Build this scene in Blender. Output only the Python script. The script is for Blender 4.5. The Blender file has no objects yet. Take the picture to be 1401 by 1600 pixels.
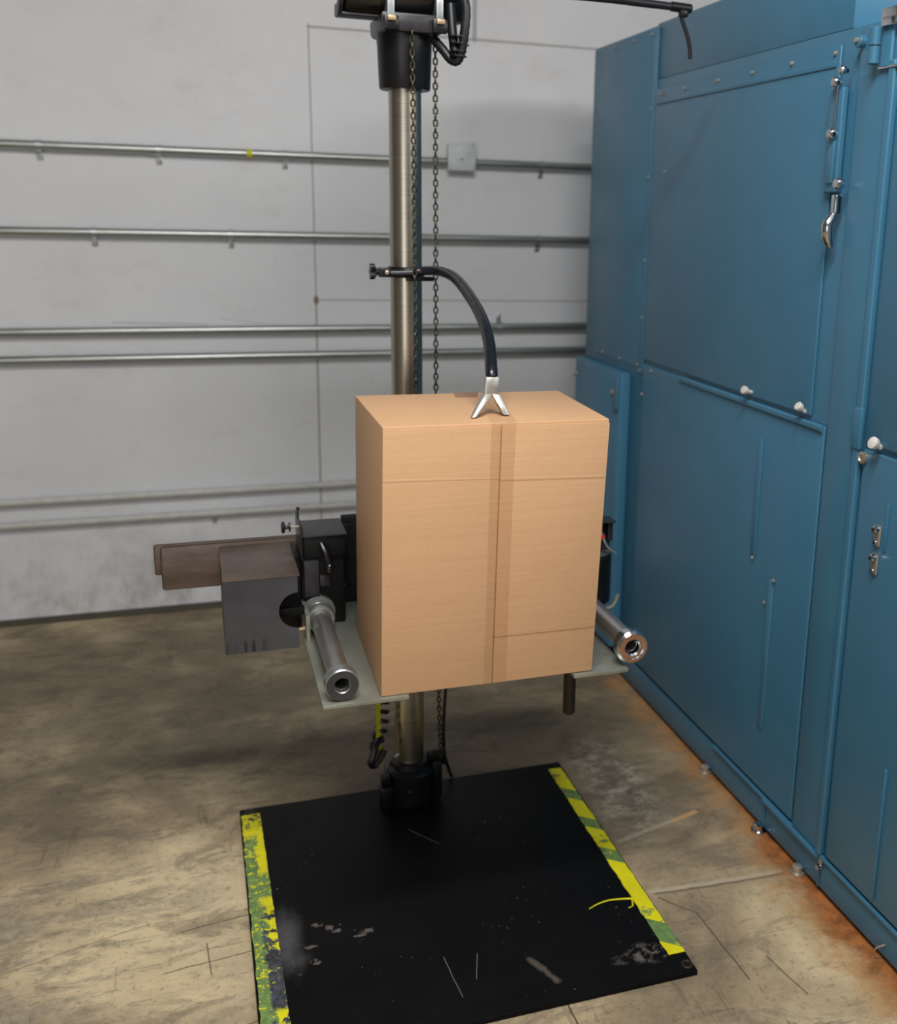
import bpy, bmesh, math, random
from mathutils import Vector, Matrix
random.seed(7)
S = bpy.context.scene
COL = S.collection

# ------------------------------------------------------------------ camera
YAW, PIT, ROL = 0.33418, 0.23616, -0.02578
F = 1627.5
fw = Vector((math.sin(YAW)*math.cos(PIT), math.cos(YAW)*math.cos(PIT), -math.sin(PIT)))
rt = Vector((math.cos(YAW), -math.sin(YAW), 0))
dn = fw.cross(rt)
r2 = rt*math.cos(ROL) + dn*math.sin(ROL)
d2 = -rt*math.sin(ROL) + dn*math.cos(ROL)
cd = bpy.data.cameras.new('camera'); cam = bpy.data.objects.new('camera', cd); COL.objects.link(cam)
m = Matrix.Identity(4)
for i in range(3):
    m[i][0] = r2[i]; m[i][1] = -d2[i]; m[i][2] = -fw[i]
m[0][3], m[1][3], m[2][3] = 0, 0, 1.5
cam.matrix_world = m
cd.sensor_width = 36; cd.sensor_fit = 'AUTO'
cd.lens = 36*F/1600
cd.shift_x = (700.5-859.9)/1600; cd.shift_y = (724.9-800)/1600
cd.dof.use_dof = True; cd.dof.focus_distance = 1.85; cd.dof.aperture_fstop = 3.4
S.camera = cam

# ------------------------------------------------------------------ world and lamps
w = bpy.data.worlds.new('world'); S.world = w; w.use_nodes = True
bgn = w.node_tree.nodes['Background']
bgn.inputs[0].default_value = (0.80, 0.86, 1.0, 1); bgn.inputs[1].default_value = 0.05

def area(name, loc, target, sx, sy, power, col):
    l = bpy.data.lights.new(name, 'AREA'); l.shape = 'RECTANGLE'; l.size = sx; l.size_y = sy
    l.energy = power; l.color = col
    o = bpy.data.objects.new(name, l); COL.objects.link(o); o.location = loc
    d = Vector(target) - Vector(loc)
    o.rotation_euler = d.to_track_quat('-Z', 'Y').to_euler()
    return o
area('key_tube_light', (3.4, -0.5, 2.87), (0.5, 2.6, 0.9), 2.8, 0.16, 40, (1.0, 0.975, 0.95))
area('ceiling_light', (0.2, 0.8, 3.2), (0.2, 0.8, 0), 1.2, 0.3, 46, (1.0, 0.99, 0.985))
area('front_ceiling_light', (0.25, -0.5, 3.15), (0.1, 0.6, 0), 1.5, 0.6, 26, (1.0, 0.99, 0.985))
area('rear_left_fill', (-1.8, -2.45, 1.25), (-1.8, 0, 1.2), 2.0, 2.1, 22, (0.93, 0.97, 1.0))  # soft cool fill added behind the camera on the left; no doorway there
S.view_settings.view_transform = 'Standard'; S.view_settings.look = 'None'
S.view_settings.gamma = 1; S.view_settings.use_curve_mapping = False
S.view_settings.exposure = 0.42

# ------------------------------------------------------------------ materials
def srgb(r, g, b):
    f = lambda c: (c/255/12.92) if c/255 <= 0.04045 else ((c/255+0.055)/1.055)**2.4
    return (f(r), f(g), f(b), 1)

class NT:
    def __init__(s, name):
        s.m = bpy.data.materials.new(name); s.m.use_nodes = True
        s.t = s.m.node_tree; s.b = s.t.nodes['Principled BSDF']
        s.out = s.t.nodes['Material Output']
        s.tc = s.t.nodes.new('ShaderNodeTexCoord'); s._sep = None
        s.geo = s.t.nodes.new('ShaderNodeNewGeometry')
    def link(s, a, b): s.t.links.new(a, b)
    def put(s, sock, v):
        if isinstance(v, bpy.types.NodeSocket): s.link(v, sock)
        elif v is not None: sock.default_value = v
    @property
    def P(s): return s.geo.outputs['Position']
    def xyz(s):
        if not s._sep:
            s._sep = s.t.nodes.new('ShaderNodeSeparateXYZ'); s.link(s.P, s._sep.inputs[0])
        return s._sep.outputs
    def math(s, op, a, b=None, clamp=False):
        n = s.t.nodes.new('ShaderNodeMath'); n.operation = op; n.use_clamp = clamp
        s.put(n.inputs[0], a)
        if b is not None: s.put(n.inputs[1], b)
        return n.outputs[0]
    def noise(s, scale, detail=4, rough=.6, stretch=(1, 1, 1), dist=0, off=(0, 0, 0), vec=None):
        mp = s.t.nodes.new('ShaderNodeMapping'); s.link(vec or s.P, mp.inputs[0])
        mp.inputs['Scale'].default_value = stretch; mp.inputs['Location'].default_value = off
        n = s.t.nodes.new('ShaderNodeTexNoise'); s.link(mp.outputs[0], n.inputs['Vector'])
        n.inputs['Scale'].default_value = scale; n.inputs['Detail'].default_value = detail
        n.inputs['Roughness'].default_value = rough; n.inputs['Distortion'].default_value = dist
        return n.outputs[0]
    def vor(s, scale, stretch=(1, 1, 1), feature='F1'):
        mp = s.t.nodes.new('ShaderNodeMapping'); s.link(s.P, mp.inputs[0])
        mp.inputs['Scale'].default_value = stretch
        n = s.t.nodes.new('ShaderNodeTexVoronoi'); n.feature = feature
        s.link(mp.outputs[0], n.inputs['Vector']); n.inputs['Scale'].default_value = scale
        return n.outputs['Distance']
    def ramp(s, v, stops, mode='LINEAR'):
        n = s.t.nodes.new('ShaderNodeValToRGB'); s.put(n.inputs[0], v)
        e = n.color_ramp.elements; n.color_ramp.interpolation = mode
        while len(e) < len(stops): e.new(.5)
        for i, (p, c) in enumerate(stops):
            e[i].position = p; e[i].color = c if isinstance(c, tuple) else (c, c, c, 1)
        return n.outputs[0]
    def mix(s, f, a, b, mode='MIX'):
        n = s.t.nodes.new('ShaderNodeMix'); n.data_type = 'RGBA'; n.blend_type = mode; n.clamp_factor = True
        s.put(n.inputs[0], f); s.put(n.inputs[6], a); s.put(n.inputs[7], b)
        return n.outputs[2]
    def smooth(s, v, a, b):
        n = s.t.nodes.new('ShaderNodeMapRange'); n.interpolation_type = 'SMOOTHSTEP'
        s.put(n.inputs[0], v); n.inputs[1].default_value = a; n.inputs[2].default_value = b
        return n.outputs[0]
    def bump(s, h, strength=.3, dist=.002):
        n = s.t.nodes.new('ShaderNodeBump'); n.inputs['Strength'].default_value = strength
        n.inputs['Distance'].default_value = dist; s.link(h, n.inputs['Height'])
        s.link(n.outputs[0], s.b.inputs['Normal'])
    def fin(s, col, rough=.5, metal=0, spec=None, coat=None):
        s.put(s.b.inputs['Base Color'], col); s.put(s.b.inputs['Roughness'], rough)
        s.put(s.b.inputs['Metallic'], metal)
        if spec is not None: s.b.inputs['Specular IOR Level'].default_value = spec
        if coat is not None: s.b.inputs['Coat Weight'].default_value = coat
        return s.m
    # segment mask in a plane: 1 near the segment (ax,ay)-(bx,by)
    def seg(s, u, v, ax, ay, bx, by, wd, soft=.3, wob=0, wn=30):
        L = math.hypot(bx-ax, by-ay); dx, dy = (bx-ax)/L, (by-ay)/L
        du = s.math('SUBTRACT', u, ax); dv = s.math('SUBTRACT', v, ay)
        al = s.math('ADD', s.math('MULTIPLY', du, dx), s.math('MULTIPLY', dv, dy))
        pe = s.math('ADD', s.math('MULTIPLY', du, -dy), s.math('MULTIPLY', dv, dx))
        if wob:
            pe = s.math('ADD', pe, s.math('MULTIPLY', s.math('SUBTRACT', s.noise(wn, 3), .5), wob))
        a1 = s.smooth(s.math('ABSOLUTE', pe), wd, wd*soft)
        a2 = s.smooth(al, -wd, 0); a3 = s.smooth(al, L+wd, L)
        return s.math('MULTIPLY', s.math('MULTIPLY', a1, a2), a3)
    def blob(s, u, v, cx, cy, rx, ry, wob=.5, wn=12, soft=.5):
        a = s.math('DIVIDE', s.math('SUBTRACT', u, cx), rx); b = s.math('DIVIDE', s.math('SUBTRACT', v, cy), ry)
        d = s.math('SQRT', s.math('ADD', s.math('MULTIPLY', a, a), s.math('MULTIPLY', b, b)))
        d = s.math('ADD', d, s.math('MULTIPLY', s.math('SUBTRACT', s.noise(wn, 4), .5), wob*2))
        return s.smooth(d, 1.0, 1-soft)

def simple(name, col, rough=.5, metal=0, nz=.08, scale=30, stretch=(1, 1, 1), spec=None, coat=None, bump=0):
    n = NT(name)
    k = n.noise(scale, 4, .6, stretch)
    lo = tuple(c*(1-nz*2) for c in col[:3])+(1,); hi = tuple(min(1, c*(1+nz*2)) for c in col[:3])+(1,)
    c = n.ramp(k, [(.3, lo), (.7, hi)])
    if bump: n.bump(k, bump)
    rr = n.math('ADD', n.math('MULTIPLY', k, .12), rough-.06)
    return n.fin(c, rr, metal, spec, coat)

M = {}
# painted wall panels
n = NT('wall_paint'); x, y, z = n.xyz()
base = n.ramp(n.noise(1.3, 5, .6), [(.3, srgb(216, 217, 220)), (.7, srgb(228, 229, 231))])
base = n.mix(n.math('MULTIPLY', n.smooth(n.noise(3.5, 6, .7, (1, 1, 2), off=(3, 0, 1)), .52, .72), .35), base, srgb(196, 195, 193))
base = n.mix(n.math('MULTIPLY', n.smooth(n.noise(26, 4, .7, (1, 1, .6)), .62, .75), .16), base, srgb(150, 146, 140))
low = n.math('MULTIPLY', n.smooth(z, .55, .02), n.smooth(n.noise(4, 6, .75, (1.5, 1, 1), off=(1, 2, 5)), .42, .68))
base = n.mix(n.math('MULTIPLY', low, .55), base, srgb(146, 139, 128))
for (ax, az, bx, bz, wd, c, k) in [(.439, 2.12, .441, 1.17, .0035, (118, 116, 112), .8), (.440, 1.17, .437, 0, .006, (150, 138, 116), .75),
        (.436, 2.112, 1.6, 2.113, .006, (140, 138, 133), .75), (1.037, 2.11, 1.037, 2.5, .012, (138, 138, 136), .7),
        (.44, 1.166, 1.6, 1.158, .005, (160, 156, 148), .7), (-.26, 1.09, .05, 1.08, .006, (160, 154, 146), .4), (.1, 1.1, .42, 1.06, .004, (165, 160, 152), .3)]:
    base = n.mix(n.math('MULTIPLY', n.seg(x, z, ax, az, bx, bz, wd, .3, .004, 25), k), base, srgb(*c))
base = n.mix(n.math('MULTIPLY', n.blob(x, z, .441, 1.165, .012, .022, .3, 60), .85), base, srgb(120, 88, 52))
base = n.mix(n.math('MULTIPLY', n.blob(x, z, -.05, .2, .25, .13, .7, 9, .9), .4), base, srgb(150, 146, 140))
n.bump(n.noise(90, 4, .7), .12, .002)
M['wall'] = n.fin(base, .5, spec=.3)
M['dark_joint'] = simple('joint_sealant', srgb(70, 66, 56), .8)

M['wall_dim'] = simple('grey_brown_wall', srgb(120, 116, 110), .6)
M['wall_plain'] = simple('plain_wall_paint', srgb(188, 186, 182), .6)
# concrete floor
n = NT('concrete_floor'); x, y, z = n.xyz()
big = n.noise(1.1, 6, .65, (1, 1.2, 1), .6, off=(1.3, .4, 0))
c = n.ramp(big, [(.32, srgb(118, 104, 84)), (.5, srgb(166, 148, 118)), (.64, srgb(214, 195, 156))])
mid = n.noise(5, 7, .72, (.8, 1.5, 1), .8)
c = n.mix(n.math('MULTIPLY', n.smooth(mid, .48, .64), .6), c, srgb(104, 95, 82))
c = n.mix(n.math('MULTIPLY', n.smooth(n.noise(7, 7, .75, (1, 2, 1), .5, off=(5, 3, 0)), .55, .72), .4), c, srgb(190, 175, 146))
fine = n.noise(60, 5, .75)
c = n.mix(n.math('MULTIPLY', n.smooth(fine, .52, .68), .5), c, srgb(84, 74, 60))
c = n.mix(n.math('MULTIPLY', n.smooth(n.noise(130, 4, .7), .6, .75), .3), c, srgb(200, 186, 160))
gb = n.math('MULTIPLY', n.smooth(n.noise(4.5, 7, .75, (.8, 2.2, 1), .2, off=(8, 2, 0)), .47, .58), n.math('MULTIPLY', n.smooth(x, .1, -.15), n.smooth(y, 2.5, 2.2)))
c = n.mix(n.math('MULTIPLY', gb, .6), c, n.ramp(n.noise(50, 5, .75), [(.4, srgb(112, 106, 94)), (.62, srgb(160, 150, 130))]))
c = n.mix(n.math('MULTIPLY', n.math('MULTIPLY', n.smooth(n.noise(28, 6, .8, (1, 1.6, 1), off=(3, 9, 0)), .62, .68), n.smooth(x, .1, -.1)), .5), c, srgb(222, 206, 172))
# grimy dark band of traffic dirt across the rear of the bay
band = n.math('MULTIPLY', n.smooth(y, 2.35, 2.75), n.smooth(y, 4.6, 3.6))
band = n.math('MULTIPLY', band, n.smooth(n.noise(1.7, 6, .7, (.7, 1.3, 1), .4, off=(2, 6, 0)), .28, .6))
c = n.mix(n.math('MULTIPLY', band, .66), c, srgb(84, 77, 64))
gr = n.blob(x, y, 1.02, 2.35, .16, .42, .6, 6, .8)
c = n.mix(n.math('MULTIPLY', gr, .8), c, n.ramp(n.noise(16, 7, .78, (1, 1.4, 1), dist=.15), [(.38, srgb(84, 79, 72)), (.5, srgb(122, 115, 103)), (.62, srgb(178, 170, 152))]))
c = n.mix(n.math('MULTIPLY', n.blob(x, y, .05, 2.85, .5, .25, .7, 5, .8), .45), c, srgb(72, 69, 58))
# scratches running along the wall direction
scr = n.noise(14, 5, .8, (.35, 5.5, 1), .25)
c = n.mix(n.math('MULTIPLY', n.smooth(scr, .585, .64), .45), c, srgb(76, 66, 52))
scr2 = n.noise(7, 4, .7, (5, .5, 1), .3, off=(9, 1, 0))
c = n.mix(n.math('MULTIPLY', n.smooth(scr2, .63, .67), .35), c, srgb(86, 76, 62))
for (ax, ay, bx, by, wd, col, k) in [(.92, 1.885, 1.25, 1.868, .010, (190, 178, 154), .65), (.93, 1.874, 1.25, 1.857, .005, (96, 86, 70), .7),
        (.93, 2.09, 1.10, 2.135, .010, (176, 166, 146), .6), (1.10, 2.135, 1.17, 2.157, .011, (200, 158, 110), .75),
        (.93, 1.86, .99, 1.79, .003, (80, 70, 56), .8), (.99, 1.79, 1.0, 1.57, .003, (80, 70, 56), .8), (1.07, 1.62, 1.09, 1.5, .003, (80, 70, 56), .7),
        (.616, 1.64, .62, 1.45, .006, (150, 136, 110), .9), (.626, 1.64, .63, 1.45, .003, (76, 66, 52), .9), (-.1, 2.05, .05, 2.07, .002, (60, 52, 40), .9),
        (-.12, 1.93, .05, 1.95, .002, (60, 52, 40), .8), (-.04, 2.0, -.03, 1.9, .002, (60, 52, 40), .8), (-.15, 1.7, .05, 1.75, .002, (70, 60, 46), .8), (-.5, 2.0, -.15, 2.1, .002, (70, 60, 46), .6)]:
    c = n.mix(n.math('MULTIPLY', n.seg(x, y, ax, ay, bx, by, wd, .3, .012, 9), k), c, srgb(*col))
# rust bleeding out from under the machine
rn = n.math('ADD', x, n.math('MULTIPLY', n.math('SUBTRACT', n.noise(7, 6, .7), .5), .16))
nearw = n.smooth(y, 2.3, 1.7)
rx = n.math('SUBTRACT', n.math('ADD', rn, n.math('MULTIPLY', nearw, .05)), .025)
patch = n.smooth(n.noise(10, 6, .75, off=(0, 2, 0)), .35, .6)
c = n.mix(n.math('MULTIPLY', n.math('MULTIPLY', n.smooth(rx, 1.16, 1.26), patch), .75), c, srgb(178, 130, 78))
c = n.mix(n.math('MULTIPLY', n.math('MULTIPLY', n.smooth(rx, 1.235, 1.30), n.smooth(y, 3.0, 2.2)), .9), c, n.ramp(n.noise(22, 5, .7), [(.35, srgb(110, 62, 28)), (.65, srgb(184, 112, 56))]))
n.bump(n.math('ADD', n.math('MULTIPLY', mid, .5), fine), .25, .003)
M['floor'] = n.fin(c, n.ramp(mid, [(.3, .42), (.7, .68)]), spec=.35)

# blue machine paint
def blue(name, k=1.0):
    n = NT(name)
    c = n.ramp(n.noise(2.2, 4, .6), [(.35, srgb(61*k, 114*k, 143*k)), (.65, srgb(67*k, 121*k, 150*k))])
    c = n.mix(n.math('MULTIPLY', n.smooth(n.noise(60, 4, .7), .66, .75), .15), c, srgb(120, 110, 100))
    n.bump(n.noise(3, 2, .5), .12, .01)
    return n.fin(c, n.ramp(n.noise(4, 3), [(.3, .30), (.7, .40)]), spec=.5)
M['blue'] = blue('blue_machine_paint')
M['blue_light'] = simple('pale_blue_paint', srgb(150, 200, 222), .4)
# cardboard
n = NT('cardboard'); x, y, z = n.xyz()
fl = n.noise(7, 2, .5, (.45, .45, 70)); fl2 = n.noise(40, 4, .7, (1, 1, 3), off=(4, 4, 4))
c = n.ramp(n.noise(2.0, 4, .6), [(.35, srgb(200, 158, 118)), (.65, srgb(207, 165, 125))])
c = n.mix(n.math('MULTIPLY', n.smooth(fl, .45, .65), .2), c, srgb(184, 138, 98))
c = n.mix(n.math('MULTIPLY', n.smooth(fl2, .5, .7), .2), c, srgb(192, 148, 108))
c = n.mix(n.math('MULTIPLY', n.smooth(n.noise(160, 3, .6), .56, .72), .3), c, srgb(178, 132, 94))
c = n.mix(n.math('MULTIPLY', n.smooth(n.noise(60, 2, .4, off=(3, 7, 1)), .77, .79), .6), c, srgb(120, 80, 50))
front = n.smooth(y, 1.81, 1.803)
for (ax, az, bx, bz, wd, k, col) in [(.30, 1.024, .526, 1.018, .0018, .45, (160, 112, 74)), (.53, 1.014, .75, 1.008, .0022, .55, (150, 104, 68)),
        (.516, .703, .73, .702, .0018, .7, (134, 92, 58)), (.30, 1.029, .75, 1.012, .0016, .35, (226, 184, 144))]:
    c = n.mix(n.math('MULTIPLY', n.math('MULTIPLY', n.seg(x, z, ax, az, bx, bz, wd, .2), front), k), c, srgb(*col))
n.bump(fl, .12, .001)
M['card'] = n.fin(c, .6, spec=.3)
n = NT('clear_packing_tape')
tr = n.t.nodes.new('ShaderNodeBsdfTransparent'); tr.inputs[0].default_value = (.962, .935, .905, 1)
gl = n.t.nodes.new('ShaderNodeBsdfGlossy'); gl.inputs['Roughness'].default_value = .22
n.link(n.ramp(n.noise(30, 3), [(.3, .2), (.7, .35)]), gl.inputs['Roughness'])
mx = n.t.nodes.new('ShaderNodeMixShader'); mx.inputs[0].default_value = .05
n.link(tr.outputs[0], mx.inputs[1]); n.link(gl.outputs[0], mx.inputs[2]); n.link(mx.outputs[0], n.out.inputs[0])
M['packtape'] = n.m
M['card_dark'] = simple('brown_paper_label', srgb(150, 112, 88), .5)
# brushed steel post
n = NT('brushed_steel')
k = n.noise(10, 5, .75, (1, 1, 30))
c = n.ramp(k, [(.3, srgb(176, 166, 150)), (.7, srgb(196, 188, 174))])
M['steel'] = n.fin(c, n.ramp(k, [(.3, .27), (.7, .33)]), 1)
M['chrome'] = simple('chrome', srgb(200, 204, 210), .16, 1, .05)
M['tube_steel'] = simple('turned_steel', srgb(190, 186, 182), .34, .9, .04, 12)
M['zinc'] = simple('zinc_plated_steel', srgb(178, 184, 184), .38, .85, .1, 18, (.3, 3, 3))
M['dark_face'] = simple('dark_end_face', srgb(84, 84, 88), .4, .8)
M['collar_zinc'] = simple('worn_zinc_collar', srgb(170, 174, 172), .36, .85, .12, 40)
M['alu'] = simple('cast_aluminium', srgb(196, 192, 186), .36, .8, .06, 60, bump=.1)
M['fork'] = simple('painted_fork_plate', srgb(150, 152, 140), .38, .55, .08, 14)
M['fork_edge'] = M['fork']
M['galv'] = simple('galvanized_conduit', srgb(168, 172, 168), .34, .85, .08, 12, (.4, 4, 4))
M['painted_pipe'] = simple('painted_conduit', srgb(196, 195, 190), .5, 0, .05)
M['black'] = simple('black_enamel', srgb(20, 20, 22), .34, 0, .15, 12, spec=.4)
M['black_matte'] = simple('black_mechanism', srgb(15, 15, 17), .5, 0, .2, 14, spec=.3)
M['black_gloss'] = simple('black_gloss_motor', srgb(18, 16, 17), .22, 0, .2, 5, spec=.6)
M['rubber'] = simple('black_rubber', srgb(22, 23, 27), .42, 0, .15, 60)
M['hose'] = simple('black_segmented_hose', srgb(20, 22, 32), .26, 0, .15, 60, spec=.6)
M['chain'] = simple('oiled_chain_steel', srgb(78, 73, 60), .36, .85, .25, 80)
M['knob'] = simple('white_nylon_knob', srgb(214, 208, 200), .4)
M['white_box'] = simple('pale_grey_plastic', srgb(204, 210, 212), .45)
M['yellow'] = simple('yellow_rule', srgb(196, 190, 30), .5, 0, .06)
M['ypaint'] = simple('yellow_paint', srgb(222, 214, 10), .5, 0, .06)
M['brass'] = simple('brass', srgb(172, 150, 118), .45, .6)
M['screw'] = simple('plated_screw', srgb(186, 178, 166), .35, .7)
M['red'] = simple('red_plastic', srgb(200, 60, 66), .4)
M['gunmetal'] = simple('grey_saddle_casting', srgb(44, 43, 47), .38, .1, .15, 20)
M['brown_bar'] = simple('dark_brown_steel', srgb(52, 40, 26), .5, .3)
M['tray'] = simple('grey_motor_housing', srgb(120, 120, 116), .35, .5)
n = NT('hot_rolled_steel')
k = n.noise(5, 6, .7, (1, 1, 5))
c = n.ramp(k, [(.3, srgb(74, 62, 56)), (.7, srgb(112, 96, 86))])
M['hrs'] = n.fin(c, .38, .4)
n = NT('grey_painted_cover'); x, y, z = n.xyz()
k = n.noise(4, 5, .6, (1, 1, 1.2), 1.5)
c = n.ramp(k, [(.3, srgb(56, 56, 60)), (.7, srgb(76, 76, 80))])
dr = n.noise(60, 2, .5, (1, 1, .08))
dl = n.math('MULTIPLY', n.smooth(dr, .48, .58), n.math('MULTIPLY', n.smooth(z, .633, .612), n.smooth(x, .12, .10)))
c = n.mix(n.math('MULTIPLY', dl, .85), c, srgb(22, 22, 24))
M['cover'] = n.fin(c, .5, .1)
# base plate
n = NT('black_steel_plate'); x, y, z = n.xyz()
k = n.noise(3, 6, .7)
c = n.ramp(k, [(.3, srgb(8, 8, 9)), (.7, srgb(16, 15, 16))])
dust = n.math('MULTIPLY', n.blob(x, y, .12, 1.93, .05, .13, .8, 10, .9), .5)
c = n.mix(dust, c, srgb(112, 110, 112))
sp = n.math('MULTIPLY', n.smooth(n.noise(75, 3, .6), .68, .73), n.smooth(n.noise(5, 3, .6, off=(2, 2, 0)), .45, .6))
c = n.mix(n.math('MULTIPLY', sp, .7), c, srgb(130, 124, 120))
c = n.mix(n.math('MULTIPLY', n.math('MULTIPLY', n.blob(x, y, .82, 1.69, .07, .035, .8, 20, .6), n.smooth(n.noise(50, 5, .7), .45, .6)), .75), c, srgb(116, 108, 104))
for (cx, cy, rx_, ry_) in [(.185, 1.975, .012, .008), (.21, 1.96, .008, .010), (.225, 1.945, .010, .006), (.165, 1.91, .012, .006), (.17, 1.86, .010, .010), (.285, 1.925, .014, .008), (.27, 1.915, .014, .005)]:
    c = n.mix(n.math('MULTIPLY', n.blob(x, y, cx, cy, rx_, ry_, 1.6, 110, .6), .6), c, srgb(122, 112, 104))
c = n.mix(n.math('MULTIPLY', n.seg(x, y, .588, 1.742, .622, 1.668, .011, .1, .02, 60), .7), c, srgb(96, 88, 78))
for (ax, ay, bx, by) in [(.42, 1.80, .43, 1.68), (.49, 1.79, .47, 1.72), (.44, 2.27, .50, 2.19)]:
    c = n.mix(n.math('MULTIPLY', n.seg(x, y, ax, ay, bx, by, .0015, .3, .01, 9), .5), c, srgb(130, 126, 124))
n.bump(k, .1, .002)
M['plate'] = n.fin(c, n.ramp(n.noise(6, 5, .7), [(.3, .45), (.7, .6)]), 0, .12)
# worn hazard tape, right strip: diagonal bands
def hazard(name, side):
    n = NT(name); x, y, z = n.xyz()
    wn = n.noise(45, 5, .75)
    if side == 'R':
        t = n.math('ADD', y, n.math('MULTIPLY', n.math('SUBTRACT', x, .862), .8))
        t = n.math('ADD', t, n.math('MULTIPLY', n.math('SUBTRACT', n.noise(30, 3), .5), .006))
        u = n.math('SUBTRACT', t, 1.6)          # 0 .. 0.9
        g = (1, 1, 1, 1); k = (0, 0, 0, 1)
        mk = n.ramp(u, [(0, k), (.115, g), (.195, k), (.415, g), (.468, k), (.556, g), (.604, k), (.692, g), (.745, k)], 'CONSTANT')
        wear = n.math('MULTIPLY', n.smooth(wn, .5, .56), n.math('ADD', n.blob(x, y, .885, 1.77, .05, .08, .4, 20), n.blob(x, y, .89, 2.09, .03, .03, .4, 20), True))
        mk = n.math('MAXIMUM', n.math('MULTIPLY', mk, n.smooth(wn, .66, .60)), wear)
        black = n.math('MULTIPLY', n.smooth(n.noise(35, 5, .7, off=(4, 0, 0)), .56, .6), n.smooth(y, 2.37, 2.40))
        black = n.math('MULTIPLY', black, .75)
    else:
        mk = n.math('MULTIPLY', n.smooth(n.math('ADD', x, n.math('MULTIPLY', n.math('SUBTRACT', n.noise(18, 4, .7), .5), .07)), .084, .078), n.smooth(y, 2.36, 2.33))
        mk = n.math('MAXIMUM', mk, n.math('MULTIPLY', n.smooth(y, 1.72, 1.70), n.smooth(wn, .45, .5)))
        mk = n.math('MAXIMUM', mk, n.math('MULTIPLY', n.math('MULTIPLY', n.smooth(y, 2.2, 2.18), n.smooth(y, 2.09, 2.11)), n.smooth(wn, .38, .44)))
        ba = n.math('MULTIPLY', n.smooth(n.noise(42, 5, .7, off=(4, 0, 0)), .50, .54), n.math('MULTIPLY', n.smooth(y, 2.08, 2.04), n.smooth(x, .068, .078)))
        bb = n.math('MULTIPLY', n.smooth(n.noise(30, 6, .75, off=(1, 5, 0)), .44, .48), n.math('MULTIPLY', n.math('MULTIPLY', n.smooth(y, 1.92, 1.90), n.smooth(y, 1.74, 1.76)), n.smooth(x, .072, .080)))
        bc = n.math('MULTIPLY', n.smooth(n.noise(70, 4, .7, off=(9, 5, 0)), .52, .55), n.smooth(y, 2.36, 2.40))
        black = n.math('MAXIMUM', n.math('MAXIMUM', ba, bb), bc)
    if side == 'L': mk = n.math('MULTIPLY', mk, n.smooth(n.noise(70, 5, .75, off=(7, 7, 0)), .60, .54))
    yel = n.ramp(n.noise(12, 4), [(.3, srgb(214, 204, 24)), (.7, srgb(238, 230, 30))])
    grn = n.ramp(wn, [(.4, srgb(92, 124, 76)), (.6, srgb(124, 150, 84))])
    c = n.mix(mk, yel, grn)
    c = n.mix(black, c, n.ramp(wn, [(.35, srgb(24, 25, 29)), (.65, srgb(82, 86, 94))]))
    return n.fin(c, .5, spec=.3)
M['hazR'] = hazard('hazard_tape_striped', 'R'); M['hazL'] = hazard('hazard_tape_worn', 'L')

# ------------------------------------------------------------------ mesh helpers
def B(): return bmesh.new()
def merge(bm, v0, mat=None):
    pass
def box(bm, x0, x1, y0, y1, z0, z1, bev=0, seg=2):
    g = bmesh.ops.create_cube(bm, size=1)
    for v in g['verts']:
        v.co = Vector((x0+(v.co.x+.5)*(x1-x0), y0+(v.co.y+.5)*(y1-y0), z0+(v.co.z+.5)*(z1-z0)))
    if bev:
        es = list({e for v in g['verts'] for e in v.link_edges})
        bmesh.ops.bevel(bm, geom=es, offset=bev, segments=seg, affect='EDGES', profile=.5)
    return bm
def hull8(bm, pts, bev=0, seg=2):
    vs = [bm.verts.new(p) for p in pts]   # bottom 4 ccw, top 4 ccw
    for f in [(3, 2, 1, 0), (4, 5, 6, 7), (0, 1, 5, 4), (1, 2, 6, 5), (2, 3, 7, 6), (3, 0, 4, 7)]:
        bm.faces.new([vs[i] for i in f])
    if bev:
        es = list({e for v in vs for e in v.link_edges})
        bmesh.ops.bevel(bm, geom=es, offset=bev, segments=seg, affect='EDGES', profile=.5)
    return bm
def frame(d):
    d = Vector(d).normalized(); a = Vector((0, 0, 1)) if abs(d.z) < .9 else Vector((1, 0, 0))
    u = d.cross(a).normalized(); v = d.cross(u).normalized()
    return d, u, v
def lathe(bm, p, axis, prof, seg=28, cap=True, close=False):
    """prof: list of (distance along axis, radius)"""
    p = Vector(p); d, u, v = frame(axis); rings = []
    for (h, r) in prof:
        rings.append([bm.verts.new(p+d*h+(u*math.cos(2*math.pi*i/seg)+v*math.sin(2*math.pi*i/seg))*r) for i in range(seg)])
    n_ = len(rings)
    for k in range(n_ if close else n_-1):
        a, b = rings[k], rings[(k+1) % n_]
        for i in range(seg):
            bm.faces.new([a[i], a[(i+1) % seg], b[(i+1) % seg], b[i]])
    if cap and not close:
        bm.faces.new(rings[0][::-1]); bm.faces.new(rings[-1])
    return bm
def cyl(bm, a, b, r, r1=None, seg=24, bev=0):
    a, b = Vector(a), Vector(b); L = (b-a).length; r1 = r if r1 is None else r1
    pr = [(0, r), (L, r1)] if not bev else [(0, r-bev), (bev, r), (L-bev, r1), (L, r1-bev)]
    return lathe(bm, a, b-a, pr, seg)
def pipe(bm, a, b, ro, ri, seg=32):
    a, b = Vector(a), Vector(b); L = (b-a).length; e = (ro-ri)*.2
    return lathe(bm, a, b-a, [(e, ro), (L-e, ro), (L, ro-e), (L, ri+e), (L-e, ri), (e, ri), (0, ri+e), (0, ro-e)], seg, False, True)
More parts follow.
